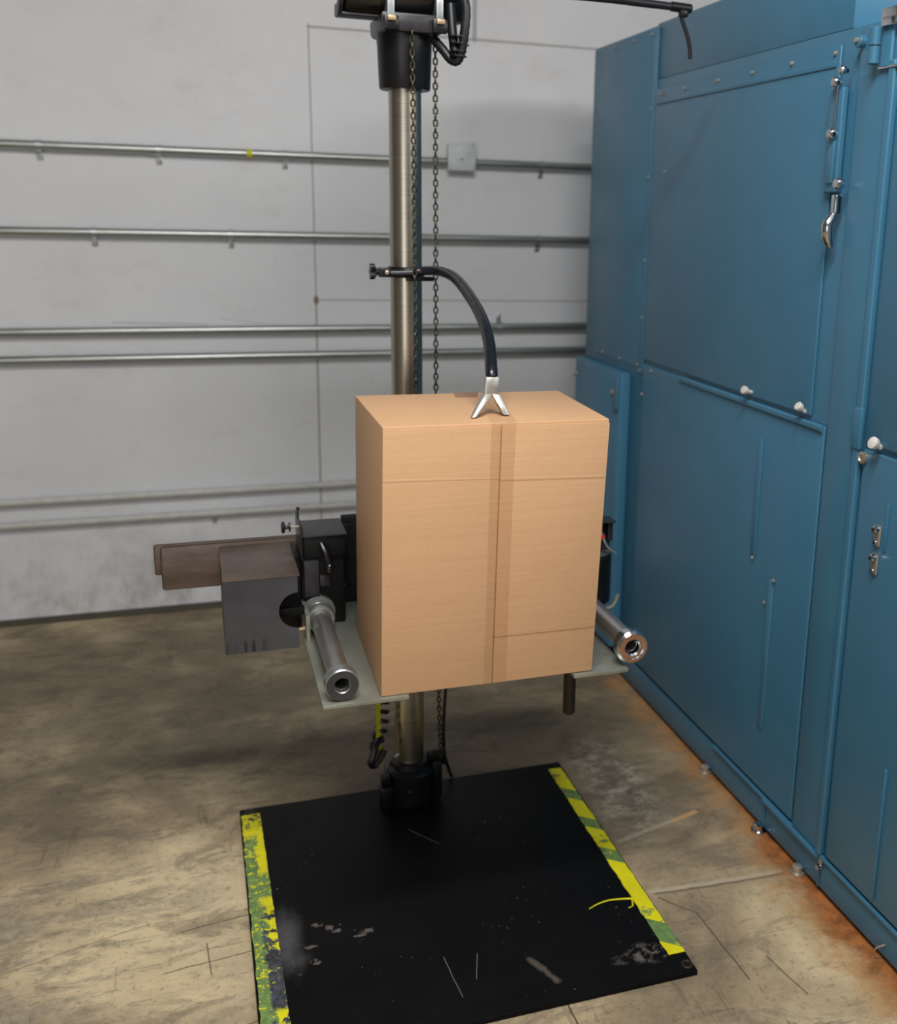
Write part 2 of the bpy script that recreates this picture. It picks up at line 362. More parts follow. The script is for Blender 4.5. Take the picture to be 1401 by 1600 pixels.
def smooth_path(pts, n=6):
    P = [Vector(p) for p in pts]; P = [P[0]*2-P[1]]+P+[P[-1]*2-P[-2]]; out = []
    for i in range(1, len(P)-2):
        for k in range(n):
            t = k/n; a, b, c, d = P[i-1], P[i], P[i+1], P[i+2]
            out.append(.5*((2*b)+(c-a)*t+(2*a-5*b+4*c-d)*t*t+(-a+3*b-3*c+d)*t**3))
    out.append(P[-2]); return out
def tube(bm, pts, r, seg=12, rib=0, close=False):
    pts = [Vector(p) for p in pts]; n_ = len(pts); rings = []
    prev = None
    for i, p in enumerate(pts):
        if close: d = pts[(i+1) % n_]-pts[i-1]
        else: d = (pts[min(i+1, n_-1)]-pts[max(i-1, 0)])
        d.normalize()
        if prev is None: _, u, v = frame(d)
        else:
            u = (prev-d*prev.dot(d)).normalized(); v = d.cross(u)
        prev = u
        rr = r(i/(n_-1)) if callable(r) else r
        if rib and i % 2: rr *= (1-rib)
        rings.append([bm.verts.new(p+(u*math.cos(2*math.pi*k/seg)+v*math.sin(2*math.pi*k/seg))*rr) for k in range(seg)])
    for i in range(n_ if close else n_-1):
        a, b = rings[i], rings[(i+1) % n_]
        for k in range(seg): bm.faces.new([a[k], a[(k+1) % seg], b[(k+1) % seg], b[k]])
    if not close: bm.faces.new(rings[0][::-1]); bm.faces.new(rings[-1])
    return bm
def prism(bm, poly, axis, a, b, bev=0):
    """poly: 2-D outline in the two other axes; extruded along axis from a to b"""
    def mk(p, h):
        if axis == 'x': return (h, p[0], p[1])
        if axis == 'y': return (p[0], h, p[1])
        return (p[0], p[1], h)
    v0 = [bm.verts.new(mk(p, a)) for p in poly]; v1 = [bm.verts.new(mk(p, b)) for p in poly]
    n_ = len(poly); bm.faces.new(v0[::-1]); bm.faces.new(v1)
    for i in range(n_): bm.faces.new([v0[i], v0[(i+1) % n_], v1[(i+1) % n_], v1[i]])
    if bev:
        es = list({e for v in v0+v1 for e in v.link_edges})
        bmesh.ops.bevel(bm, geom=es, offset=bev, segments=2, affect='EDGES', profile=.5)
    return bm
WL = {}
def origin(o):
    return WL.get(o.name, Vector((0, 0, 0))) if o else Vector((0, 0, 0))
def obj(name, bm, mat, parent=None, org=None, smooth=True, label=None):
    """link a mesh written in world coordinates; its origin is its thing's origin (or org)"""
    og = Vector(org) if org is not None else origin(parent)
    bmesh.ops.recalc_face_normals(bm, faces=bm.faces)
    for v in bm.verts: v.co -= og
    me = bpy.data.meshes.new(name); bm.to_mesh(me); bm.free()
    me.materials.append(M[mat])
    if smooth:
        for p in me.polygons: p.use_smooth = True
        try: me.set_sharp_from_angle(angle=math.radians(35))
        except Exception: pass
    o = bpy.data.objects.new(name, me); COL.objects.link(o)
    o.location = og - origin(parent)
    if parent: o.parent = parent
    WL[o.name] = og
    if label: o['label'] = label
    return o
def thing(name, label, cat, loc, group=None):
    o = bpy.data.objects.new(name, None); COL.objects.link(o); o.location = loc; o.empty_display_size = .05
    o['label'] = label; o['category'] = cat
    if group: o['group'] = group
    WL[o.name] = Vector(loc); return o
def tag(o, label, cat, group=None):
    o['label'] = label; o['category'] = cat
    if group: o['group'] = group
    return o
def struct(name, bm, mat):
    o = obj(name, bm, mat, smooth=False); o['kind'] = 'structure'; return o

# ------------------------------------------------------------------ the room
WY = 3.96
struct('floor', box(B(), -3.5, 4.5, -2.5, WY+.1, -.1, 0), 'floor')
struct('wall_back', box(B(), -3.5, 4.5, WY, WY+.1, 0, 3.3), 'wall')
struct('wall_left', box(B(), -3.6, -3.5, -2.5, WY, 0, 3.3), 'wall_dim')
struct('wall_right', box(B(), 4.5, 4.6, -2.5, WY, 0, 3.3), 'wall_plain')
struct('wall_front', box(B(), -3.5, 4.5, -2.6, -2.5, 0, 3.3), 'wall_plain')
struct('ceiling', box(B(), -3.5, 4.5, -2.5, WY, 3.3, 3.4), 'wall_plain')
struct('trim_1', prism(B(), [(WY, 0), (WY, .022), (WY-.004, .02), (WY-.014, .004), (WY-.014, 0)], 'x', -3.5, 4.5), 'dark_joint')

# ------------------------------------------------------------------ conduits on the wall
def conduit(z, x0, x1, label, mat='galv', r=.0145, straps=(), up=(), ends=False, out=.012):
    yc = WY-out-r
    t = thing('conduit', label, 'conduit', ((x0+x1)/2, WY, z), 'conduits running along the back wall')
    b = B(); cyl(b, (x0, yc, z), (x1, yc, z), r, seg=20); obj('conduit_pipe', b, mat, t)
    for sx in list(straps)+list(up):
        s = 1 if sx in up else -1
        b = B()
        # half saddle over the pipe, ear with a screw below (or above)
        pts = []
        for k in range(9):
            a = math.radians(-90+180*k/8)*s
            pts.append((yc-math.cos(a)*(r+.0025), z-math.sin(a)*(r+.0025)*1))
        inner = [(yc-math.cos(math.radians(-90+180*k/8)*s)*(r+.0002), z-math.sin(math.radians(-90+180*k/8)*s)*(r+.0002)) for k in range(8, -1, -1)]
        prism(b, pts+inner, 'x', sx-.009, sx+.009)
        za = z+s*(r+.001); zb = z+s*(r+.032)
        box(b, sx-.009, sx+.009, WY-.006, WY-.0005, min(za, zb)-.003*0, max(za, zb), .001)
        box(b, sx-.009, sx+.009, yc-.002, WY-.001, min(za, za+s*.003), max(za, za+s*.003))
        st = obj('pipe_strap', b, mat if mat != 'galv' else 'zinc', t)
        b = B(); lathe(b, (sx, WY-.005, z+s*(r+.020)), (0, -1, 0), [(0, .0065), (.004, .0065), (.007, .003)], 10); obj('screw', b, 'screw', st)
    return t
c1 = conduit(1.676, -2.2, .930, 'topmost steel conduit, entering the left side of the pale junction box', straps=(-.446, -.076, .344))
b = B(); lathe(b, (.212, WY-.012-.0145, 1.676), (1, 0, 0), [(0, .0147), (.02, .0147)], 20); obj('paint_mark', b, 'yellow', c1, label='yellow paint mark')
conduit(1.676, 1.028, 1.9, 'short steel conduit leaving the right side of the junction box towards the blue cabinet', straps=(1.30,))
conduit(1.398, -2.2, 1.9, 'second steel conduit from the top, halfway between junction box height and the hose clamp', straps=(-.298, .149, 1.293))
conduit(1.062, -2.2, 1.9, 'upper of the two steel conduits running close together behind the gooseneck hose', up=(1.141,))
conduit(.966, -2.2, 1.9, 'lower of the two steel conduits running close together, just above the box top')
conduit(.464, -2.2, 1.9, 'pale painted conduit low on the wall, upper of the low pair', 'painted_pipe', .0125)
conduit(.380, -2.2, 1.9, 'pale painted conduit lowest on the wall, with one strap', 'painted_pipe', .0125, straps=(.044,))
jb = thing('junction_box', 'pale grey square junction box on the wall at the top conduit, right of the chains', 'electrical box', (.979, WY, 1.645))
obj('box_body', box(B(), .932, 1.026, WY-.045, WY-.0005, 1.649, 1.743, .004), 'white_box', jb)
obj('cover', box(B(), .927, 1.031, WY-.052, WY-.045, 1.645, 1.747, .002), 'white_box', jb)
b = B(); box(b, .970, .985, WY-.0535, WY-.052, 1.683, 1.690, .0005); obj('sticker', b, 'brass', jb, label='small tan sticker')
for sx in (.936, 1.022):
    for sz in (1.654, 1.738):
        b = B(); lathe(b, (sx, WY-.052, sz), (0, -1, 0), [(0, .004), (.002, .0035)], 10); obj('screw', b, 'screw', jb)

# ------------------------------------------------------------------ blue machine cabinet
X = 1.296
cab = thing('machine_cabinet', 'tall blue painted sheet metal machine cabinet along the right side, with white knobs', 'industrial cabinet', (X, 2.1, 0))
obj('cabinet_body', box(B(), X, 2.6, .9, 3.39, .10, 1.879, .002), 'blue', cab)
obj('rear_housing', box(B(), X, 2.6, 2.905, 3.39, 1.8792, 2.025, .003), 'blue', cab)
obj('top_housing', box(B(), X, 2.6, 1.938, 2.900, 1.8792, 2.03, .002), 'blue', cab)
obj('corner_trim', box(B(), X-.004, X, 2.885, 2.915, 1.03, 2.02, .0015), 'blue', cab)
def screws(par, pts, r=.0055, mat='screw', h=.005, x=X):
    for (yy, zz) in pts:
        b = B(); lathe(b, (x, yy, zz), (-1, 0, 0), [(0, r), (h*.5, r), (h, r*.5)], 12); obj('screw', b, mat, par)
rp = obj('rear_panel', box(B(), X-.003, X, 2.92, 3.385, 1.045, 2.018, .001), 'blue', cab)
screws(rp, [(3.21, 2.006), (3.064, 2.006), (2.93, 2.006), (3.223, 1.054), (3.073, 1.054), (2.93, 1.054)], x=X-.003)
screws(obj('edge_strip', box(B(), X-.006, X-.003, 2.895, 2.912, 1.03, 1.99, .001), 'blue', cab), [(2.9035, 1.8), (2.9035, 1.61), (2.9035, 1.37), (2.9035, 1.2), (2.9035, 1.04)], r=.0045, x=X-.006)
up = obj('upper_panel', box(B(), X-.007, X, 1.965, 2.878, 1.075, 1.852, .004, 3), 'blue', cab)
screws(up, [(2.84, 1.836), (2.691, 1.836), (2.5, 1.836), (2.326, 1.836), (2.15, 1.836), (1.982, 1.836)], x=X-.007)
obj('panel_lip', box(B(), X-.010, X-.007, 1.975, 2.87, 1.808, 1.820, .0014), 'blue', up)
screws(up, [(2.792, 1.623)], r=.002, x=X-.007)
lp = obj('lower_panel', box(B(), X-.007, X, 1.905, 2.878, .106, 1.063, .004, 3), 'blue', cab)
prism_bm = B(); prism(prism_bm, [(X-.007, 1.046), (X-.014, 1.054), (X-.014, 1.062), (X-.007, 1.066)], 'y', 1.91, 2.62)
for v in prism_bm.verts: pass
obj('panel_lip', prism_bm, 'blue', lp)
obj('rib', box(B(), X-.012, X-.007, 2.150, 2.170, .69, .985, .002), 'blue', lp)
obj('rib', box(B(), X-.012, X-.007, 2.055, 2.075, .27, .655, .002), 'blue', lp)
screws(lp, [(2.155, .684), (2.05, .66), (2.085, .592)], r=.0045, x=X-.012)
screws(lp, [(2.821, 1.05), (2.88, .97)], r=.005, x=X-.007)
def knob(par, y, z, r=.0115, tilt=.3, x=X-.007, L=.028):
    b = B(); d = Vector((-1, -.1, tilt)).normalized()
    lathe(b, (x, y, z), d, [(0, r*.45), (L*.55, r*.45), (L*.6, r*.9), (L*.7, r), (L*.95, r), (L, r*.8)], 18)
    return obj('knob', b, 'knob', par, label='white knob')
knob(up, 2.225, 1.086, .010); knob(up, 1.985, 1.082, .010, .7)
# door posts
obj('door_post', box(B(), X-.010, X, 1.792, 1.892, .10, 1.872, .004, 3), 'blue', cab)
obj('door_post_edge', box(B(), X-.016, X, 1.768, 1.788, .10, 1.80, .004, 3), 'blue', cab)
d_up = obj('upper_door', box(B(), X-.009, X, .92, 1.757, 1.060, 1.872, .004, 3), 'blue', cab)
d_lo = obj('lower_door', box(B(), X-.009, X, .92, 1.757, .106, 1.048, .004, 3), 'blue', cab)
b = B(); box(b, X-.020, X-.009, 1.762, 1.790, 1.045, 1.13, .003); obj('door_stop', b, 'blue', cab)
knob(d_up, 1.705, 1.062, .0125, .5)
b = B(); lathe(b, (X-.009, 1.752, 1.030), (-1, 0, 0), [(0, .013), (.008, .013), (.010, .008), (.007, .006)], 18); obj('lock_barrel', b, 'screw', d_lo)
for zc in (.885, .825):
    b = B(); box(b, X-.015, X-.009, 1.672, 1.692, zc-.022, zc+.022, .003)
    obj('door_fitting', b, 'screw', d_lo)
    b = B(); lathe(b, (X-.015, 1.682, zc+.013), (-1, 0, 0), [(0, .009), (.006, .009), (.009, .005)], 14); lathe(b, (X-.015, 1.682, zc-.014), (-1, 0, 0), [(0, .005), (.004, .004)], 12)
    obj('screw', b, 'chrome', d_lo)
obj('rib', box(B(), X-.013, X-.009, 1.655, 1.661, .86, .96, .001), 'blue', d_lo)
obj('rib', box(B(), X-.013, X-.009, 1.575, 1.582, .12, .42, .001), 'blue', d_lo)
# hinge
hg = obj('hinge', cyl(B(), (X-.026, 1.822, 1.795), (X-.026, 1.822, 1.862), .0105, bev=.001), 'blue', cab)
obj('hinge_leaf', box(B(), X-.018, X-.002, 1.735, 1.818, 1.785, 1.790, .001), 'chrome', hg)
obj('hinge_leaf', box(B(), X-.018, X-.009, 1.775, 1.822, 1.862, 1.895, .002), 'chrome', hg)
b = B(); cyl(b, (X-.026, 1.822, 1.8275), (X-.026, 1.822, 1.8295), .0108); obj('hinge_pin_ring', b, 'black', hg)
b = B(); lathe(b, (X-.010, 1.884, 1.845), (-1, 0, 0), [(0, .012), (.012, .012), (.014, .010)], 18); nut = obj('bolt', b, 'blue', cab)
b = B(); lathe(b, (X-.024, 1.884, 1.847), (-1, -.1, .2), [(0, .006), (.005, .005)], 12); obj('bolt_head', b, 'screw', nut)
# latch rail
lr = obj('latch_rail', box(B(), X-.022, X-.007, 1.922, 1.968, 1.556, 1.765, .004, 3), 'blue', cab)
b = B(); box(b, X-.028, X-.022, 1.930, 1.952, 1.575, 1.66, .002); obj('slide_plate', b, 'blue', lr)
for (yy, zz, rr) in [(1.936, 1.772, .0105), (1.915, 1.793, .009), (1.936, 1.672, .0115), (1.897, 1.572, .012)]:
    b = B(); lathe(b, (X-.020, yy, zz), (-1, -.1, .1), [(0, rr*.6), (.008, rr*.6), (.010, rr), (.017, rr), (.020, rr*.7)], 16); obj('bolt', b, 'chrome', lr)
b = B(); cyl(b, (X-.030, 1.930, 1.765), (X-.030, 1.933, 1.675), .0018, seg=8); obj('latch_rod', b, 'chrome', lr)
lv = obj('latch_lever', box(B(), X-.026, X-.008, 1.910, 1.928, 1.512, 1.553, .004, 3), 'chrome', cab)
b = B(); tube(b, smooth_path([(X-.022, 1.919, 1.512), (X-.034, 1.919, 1.490), (X-.030, 1.921, 1.465), (X-.020, 1.922, 1.447)]), lambda t: .008+.005*math.sin(t*math.pi), 12)
obj('lever_handle', b, 'chrome', lv)
# rear lower door standing slightly proud of the cabinet
rd = obj('rear_door', box(B(), X-.036, X, 2.985, 3.388, .10, 1.018, .003), 'blue', cab)
b = B(); box(b, X-.046, X-.0362, 2.985, 3.015, .90, 1.016, .003); obj('door_catch', b, 'blue', rd)
screws(rd, [(3.385, .96), (3.035, .95)], r=.010, x=X-.036, h=.010)
# skirt and floor bolts
sk = obj('skirt', box(B(), X-.002, X+.02, .9, 3.0, .014, .094, .001), 'blue', cab)
obj('skirt_lip', box(B(), X-.012, X, .9, 2.30, .092, .099, .0015), 'blue', sk)
obj('skirt_lip', box(B(), X-.018, X-.012, 1.775, 2.02, .090, .099, .0015), 'blue', sk)
obj('skirt_joint', box(B(), X-.005, X-.002, 2.020, 2.028, .014, .092, .001), 'blue', sk)
obj('skirt_joint', box(B(), X-.005, X-.002, 1.775, 1.783, .014, .092, .001), 'blue', sk)
obj('plinth', box(B(), X+.05, 2.55, .92, 3.36, 0.0, .0995), 'black_matte', cab)
for (yy, rr, mt) in [(2.325, .014, 'screw'), (2.030, .0155, 'chrome'), (1.850, .014, 'screw')]:
    b = B(); lathe(b, (X-.012, yy, 0), (0, 0, 1), [(0, rr*1.25), (.005, rr*1.25), (.006, rr*.9), (.020, rr*.9), (.023, rr*.5)], 18)
    box(b, X-.012, X+.02, yy-.008, yy+.008, .0005, .006)
    obj('levelling_foot', b, mt, cab)
b = B(); box(b, X-.010, X-.002, 1.763, 1.775, .065, .092, .002); lathe(b, (X-.010, 1.769, .070), (-1, 0, 0), [(0, .007), (.008, .006)], 12)
obj('skirt_clip', b, 'chrome', sk)
b = B(); tube(b, smooth_path([(X-.012, 1.545, .0), (X-.020, 1.54, .03), (X-.004, 1.53, .045)]), .0018, 8); obj('wire_clip', b, 'screw', sk)

# ------------------------------------------------------------------ drop tester
CX, CY = .475, 2.42
dt = thing('drop_tester', 'black and steel package drop tester with post, lifting arms and black base plate', 'drop tester', (CX, CY, 0))
P0, P1 = (.050, .905), (1.612, 2.474)
bp = obj('base_plate', box(B(), P0[0], P0[1], P1[0], P1[1], .0, .012, .002), 'plate', dt)
def strip(xa0, xb0, xa1, xb1, y0, y1, n=60, j=.0016, zt=.0129):
    b = B(); L, R_ = [], []
    for i in range(n+1):
        t = i/n; yy = y0+(y1-y0)*t
        L.append((xa0+(xa1-xa0)*t+random.uniform(-j, j), yy)); R_.append((xb0+(xb1-xb0)*t+random.uniform(-j*.6, j*.6), yy+random.uniform(-j, j)))
    lv = [[b.verts.new((p[0], p[1], z)) for z in (.0118, zt)] for p in L]; rv = [[b.verts.new((p[0], p[1], z)) for z in (.0118, zt)] for p in R_]
    for i in range(n):
        b.faces.new([lv[i][1], rv[i][1], rv[i+1][1], lv[i+1][1]])
        b.faces.new([lv[i][0], lv[i][1], lv[i+1][1], lv[i+1][0]])
        b.faces.new([rv[i][0], rv[i][1], rv[i+1][1], rv[i+1][0]])
    for i in (0, n): b.faces.new([lv[i][0], lv[i][1], rv[i][1], rv[i][0]])
    return b
obj('hazard_tape', strip(.054, .108, .053, .098, 1.614, 2.445), 'hazL', bp, label='worn yellow and green tape with black patches')
obj('hazard_tape', strip(.866, .903, .864, .900, 1.670, 2.442), 'hazR', bp, label='yellow tape with green diagonal stripes')
b = B(); tube(b, smooth_path([(.761, 1.856, .0125), (.785, 1.866, .0128), (.812, 1.871, .0128), (.840, 1.868, .0128), (.866, 1.862, .0125)], 4), lambda t: .0012+.0022*t, 6)
tube(b, [(.866, 1.862, .0128), (.858, 1.838, .0126), (.846, 1.834, .0124)], .0016, 6)
for v in b.verts: v.co.z = .0118+(v.co.z-.0118)*.3 if v.co.z > .0118 else .0115
obj('paint_drip', b, 'ypaint', bp, label='yellow paint drip')
for (bx, by) in [(.891, 1.634), (.074, 2.456)]:
    b = B(); pipe(b, (bx, by, .0115), (bx, by, .0145), .013, .007); obj('bolt_hole_ring', b, 'brown_bar', bp)
    b = B(); cyl(b, (bx, by, .0117), (bx, by, .0125), .007); obj('bolt_hole', b, 'black', bp)

post = obj('post', cyl(B(), (CX, CY, .02), (CX, CY, 1.90), .0365, seg=64, bev=.001), 'steel', dt)
b = B(); lathe(b, (CX, CY, .012), (0, 0, 1), [(0, .062), (.004, .066), (.085, .066), (.092, .060), (.095, .050), (.11, .048), (.112, .040)], 40)
bc = obj('base_collar', b, 'black', dt)
b = B(); box(b, CX+.055, CX+.080, CY-.03, CY+.02, .015, .112, .004); box(b, CX+.045, CX+.095, CY-.008, CY+.004, .09, .135, .003); obj('collar_lug', b, 'black', bc)
for a in (-140, -100, -60):
    ca = math.radians(a); b = B(); lathe(b, (CX+math.cos(ca)*.064, CY+math.sin(ca)*.064, .06), (math.cos(ca), math.sin(ca), 0), [(0, .006), (.005, .006), (.006, .004)], 6); obj('bolt', b, 'black', bc)
b = B(); lathe(b, (CX, CY, 1.757), (0, 0, 1), [(0, .040), (0, .054), (.004, .0565), (.09, .0600), (.112, .0620), (.116, .0620), (.116, .04)], 48)
tc_ = obj('top_collar', b, 'black', dt)
# saddle and motor
b = B(); prism(b, [(.413, 1.874), (.411, 1.900), (.415, 1.906), (.546, 1.906), (.550, 1.900), (.549, 1.874), (.540, 1.868), (.42, 1.868)], 'y', CY-.075, CY+.075, .004)
sd = obj('motor_saddle', b, 'gunmetal', dt)
for sx in (.431, .536):
    b = B(); box(b, sx-.016, sx+.016, CY-.088, CY-.074, 1.868, 1.897, .003); obj('saddle_lug', b, 'black', sd)
MZ = 1.962; MR = .062
b = B(); lathe(b, (.335, CY-.01, MZ), (1, 0, 0), [(0, .045), (.004, .056), (.014, MR), (.258, MR), (.268, .058), (.270, .03)], 48)
mo = obj('motor', b, 'black_gloss', dt)
b = B(); yc = CY-.01
arc = [(yc+math.cos(math.radians(a))*(MR+.0045), MZ+math.sin(math.radians(a))*(MR+.0045)) for a in range(248, 285, 4)]
arc += [(yc+math.cos(math.radians(a))*(MR+.0002), MZ+math.sin(math.radians(a))*(MR+.0002)) for a in range(284, 247, -4)]
prism(b, arc, 'x', .329, .412)
arc = [(yc+math.cos(math.radians(a))*(MR+.0045), MZ+math.sin(math.radians(a))*(MR+.0045)) for a in range(200, 301, 5)]
arc += [(yc+math.cos(math.radians(a))*(MR-.02), MZ+math.sin(math.radians(a))*(MR-.02)) for a in range(300, 199, -5)]
prism(b, arc, 'x', .3265, .3348, .0015)
obj('motor_tray', b, 'gunmetal', mo)
for sx in (.431, .536):
    b = B(); R_ = MR+.0022; yc = CY-.01; pts = []
    for k in range(25):
        a = math.radians(60+240*k/24)   # round the front of the motor
        pts.append((yc+math.cos(a)*R_, MZ+math.sin(a)*R_))
    inner = [(yc+math.cos(math.radians(60+240*k/24))*(MR-.0002), MZ+math.sin(math.radians(60+240*k/24))*(MR-.0002)) for k in range(24, -1, -1)]
    prism(b, pts+inner, 'x', sx-.0075, sx+.0075)
    ms = obj('motor_strap', b, 'zinc', mo)
    obj('strap_tail', box(B(), sx-.0075, sx+.0075, CY-.0815, CY-.0772, 1.890, 1.965, .001), 'zinc', ms)
    b = B(); box(b, sx-.009, sx+.009, CY-.094, CY-.088, 1.885, 1.896, .002); obj('strap_bolt', b, 'brass', ms)
# cable loop from the motor
cb = B(); tube(cb, smooth_path([(.570, 2.33, 1.99), (.578, 2.325, 1.955), (.588, 2.32, 1.92), (.585, 2.32, 1.87), (.580, 2.325, 1.835), (.572, 2.33, 1.815), (.560, 2.34, 1.818), (.545, 2.35, 1.838), (.528, 2.37, 1.862)]), .0105, 14, .08)
obj('motor_cable', cb, 'rubber', dt)
cb = B(); tube(cb, smooth_path([(.562, 2.35, 1.93), (.563, 2.34, 1.88), (.566, 2.335, 1.845), (.570, 2.33, 1.822)]), .0105, 12); obj('motor_cable', cb, 'rubber', dt)
cb = B()
for zt in (1.862, 1.848, 1.832, 1.822):
    lathe(cb, (.5735, 2.328, zt), (0, 0, 1), [(0, .0185), (.0022, .0185)], 16)
box(cb, .588, .598, 2.326, 2.330, 1.846, 1.849); obj('cable_tie', cb, 'rubber', dt)
# chains
def chain(pts, pitch=.0129, r=.0022):
    b = B(); path = []
    P = [Vector(p) for p in pts]; L = [0]
    for i in range(1, len(P)): L.append(L[-1]+(P[i]-P[i-1]).length)
    n_ = int(L[-1]/pitch)
    for k in range(n_):
        s = (k+.5)*pitch; i = max(j for j in range(len(L)) if L[j] <= s); i = min(i, len(P)-2)
        t = (s-L[i])/(L[i+1]-L[i]); c = P[i].lerp(P[i+1], t); d = (P[i+1]-P[i]).normalized()
        _, u, v = frame(d); ang = math.radians(20) + (math.pi/2 if k % 2 else 0)+random.uniform(-.08, .08)
        q = u*math.cos(ang)+v*math.sin(ang); ring = []
        hl = pitch/2-.0016+r; hw = .0042
        for j in range(12):
            a = 2*math.pi*j/12; st = .0028 if math.cos(a) > 0.01 else (-.0028 if math.cos(a) < -.01 else 0)
            ring.append(c+d*(math.cos(a)*(hl-.0028)+st)+q*math.sin(a)*hw)
        tube(b, ring, r, 5, close=True)
    return b
obj('hoist_chain', chain([(.477, 2.345, 1.872), (.480, 2.347, 1.5), (.483, 2.352, 1.0), (.486, 2.36, .66)]), 'chain', dt, label='steel chain hanging down in front of the post')
obj('hoist_chain', chain([(.535, 2.38, 1.862), (.536, 2.38, 1.1), (.541, 2.38, .4), (.545, 2.38, .22), (.550, 2.38, .125)]), 'chain', dt, label='steel chain hanging beside the post')
cb = B(); tube(cb, smooth_path([(.585, 2.46, .62), (.580, 2.45, .35), (.572, 2.45, .20), (.576, 2.46, .10), (.590, 2.475, .045), (.603, 2.488, .008)]), .0045, 8); obj('power_cable', cb, 'rubber', dt)
# boom on top with a hanging hook
b = B(); tube(b, smooth_path([(.604, 2.39, 1.972), (.75, 2.37, 1.976), (.90, 2.31, 1.965), (.997, 2.30, 1.960), (1.092, 2.30, 1.958)]), lambda t: .012-.004*t, 12)
bo = obj('boom', b, 'rubber', dt)
b = B(); tube(b, smooth_path([(1.088, 2.30, 1.958), (1.084, 2.30, 1.940), (1.092, 2.30, 1.920), (1.103, 2.30, 1.895), (1.109, 2.30, 1.872), (1.111, 2.30, 1.851)]), .0048, 10); obj('hanging_hose', b, 'rubber', bo)
b = B(); cyl(b, (1.055, 2.30, 1.959), (1.108, 2.30, 1.957), .0105, bev=.003); box(b, 1.078, 1.098, 2.292, 2.308, 1.938, 1.957, .003); obj('boom_end', b, 'black', bo)

# carriage behind the box
ca = obj('carriage', box(B(), .300, .660, 2.312, 2.330, .60, .815, .003), 'black_matte', dt)
b = B(); pipe(b, (CX, CY, .60), (CX, CY, .80), .070, .038); obj('slide_sleeve', b, 'black_matte', ca)
b = B(); box(b, -.092, .925, 2.333, 2.343, .664, .765, .006); xb = obj('cross_bar', b, 'hrs', dt)
b = B(); box(b, -.106, .30, 2.344, 2.352, .697, .768, .005); obj('cross_bar', b, 'hrs', dt)
obj('cross_bar_cover', box(B(), .30, .66, 2.296, 2.3118, .655, .800, .002), 'black_matte', ca)

def fork(px0, px1, label, x_fl):
    fp = obj('fork_plate', box(B(), px0, px1, 1.792, 2.31, .5995, .6075, .0012), 'fork', dt, label=label)
    obj('fork_flange', box(B(), x_fl-.004, x_fl+.004, 2.10, 2.31, .6076, .665, .001), 'fork', fp)
    for yy in (1.81, 1.84):
        b = B(); lathe(b, ((px0+px1)/2-.03, yy, .5996), (0, 0, -1), [(0, .007), (.005, .006)], 8); obj('bolt', b, 'black', fp)
    return fp
fork(.1915, .352, 'grey green fork plate under the left end of the box', .199)
fork(.684, .801, 'grey fork plate under the right end of the box', .795)
def roller(cx, cz, y1, big=True):
    b = B(); pipe(b, (cx, 1.815, cz), (cx, y1, cz), .0215, .014); t = obj('roller_tube', b, 'tube_steel', dt)
    b = B(); pipe(b, (cx, 1.800, cz), (cx, 1.832, cz), .0315, .0145, 40); e = obj('end_collar', b, 'collar_zinc' if big else 'chrome', t)
    b = B(); lathe(b, (cx, 1.7995, cz), (0, 1, 0), [(0, .0155), (0, .0292), (.0012, .0292), (.0012, .0155)], 40, False, True)
    if big: obj('end_face', b, 'dark_face', e)
    else: b.free()
    return t
tl = roller(.229, .640, 2.25)
b = B(); lathe(b, (.229, 2.135, .640), (0, 1, 0), [(0, .022), (0, .029), (.003, .031), (.018, .031), (.020, .026), (.020, .022)], 40, False, True); obj('inner_collar', b, 'collar_zinc', tl)
b = B(); lathe(b, (.229, 2.157, .640), (0, 1, 0), [(0, .022), (.020, .024), (.022, .0365), (.062, .038), (.064, .02)], 40); obj('pivot_bush', b, 'collar_zinc', tl)
b = B(); box(b, .193, .2035, 2.165, 2.215, .6076, .650, .002); obj('pivot_bracket', b, 'fork', tl)
tr_ = roller(.812, .648, 2.28, False)
b = B(); lathe(b, (.812, 1.797, .648), (0, 1, 0), [(0, .024), (0.0, .030), (.006, .035), (.022, .035), (.030, .028), (.030, .022)], 40, False, True); obj('end_cap', b, 'chrome', tr_)
# left mechanism block
lm = obj('release_housing', box(B(), .199, .292, 2.180, 2.2955, .765, .813, .003), 'black_matte', dt, label='flat topped black release housing')
obj('housing_lid', box(B(), .197, .294, 2.174, 2.296, .8131, .8165, .001), 'gunmetal', lm)
obj('housing_side_plate', box(B(), .1955, .1990, 2.165, 2.29, .765, .842, .001), 'black', lm)
b = B(); box(b, .197, .288, 2.190, 2.2955, .598+.0105, .7648, .002); obj('release_block', b, 'black_matte', lm)
b = B(); box(b, .2005, .232, 2.170, 2.1898, .680, .760, .002); box(b, .234, .258, 2.176, 2.1898, .700, .725, .002); obj('release_cam', b, 'gunmetal', lm)
b = B(); box(b, .262, .290, 2.195, 2.295, .6085, .70, .002); lathe(b, (.285, 2.2, .69), (1, 0, 0), [(0, .006), (.006, .006)], 10); obj('release_arm', b, 'black_matte', lm)
b = B(); tube(b, [(.238, 2.172, .800), (.246, 2.160, .780), (.250, 2.155, .757)], lambda t: .006+.004*t, 10); cr = obj('release_crank', b, 'black_gloss', lm)
b = B(); bmesh.ops.create_uvsphere(b, u_segments=18, v_segments=12, radius=.0125, matrix=Matrix.Translation((.252, 2.152, .750))); obj('crank_ball', b, 'black_gloss', cr)
b = B(); cyl(b, (.1955, 2.20, .832), (.172, 2.20, .832), .003, seg=10); kb = obj('knob_stem', b, 'screw', lm)
b = B(); lathe(b, (.178, 2.20, .832), (-1, 0, 0), [(0, .004), (0.001, .010), (.004, .010), (.005, .004), (.011, .004), (.013, .012), (.018, .013), (.020, .008)], 18); obj('adjuster_knob', b, 'black', kb)
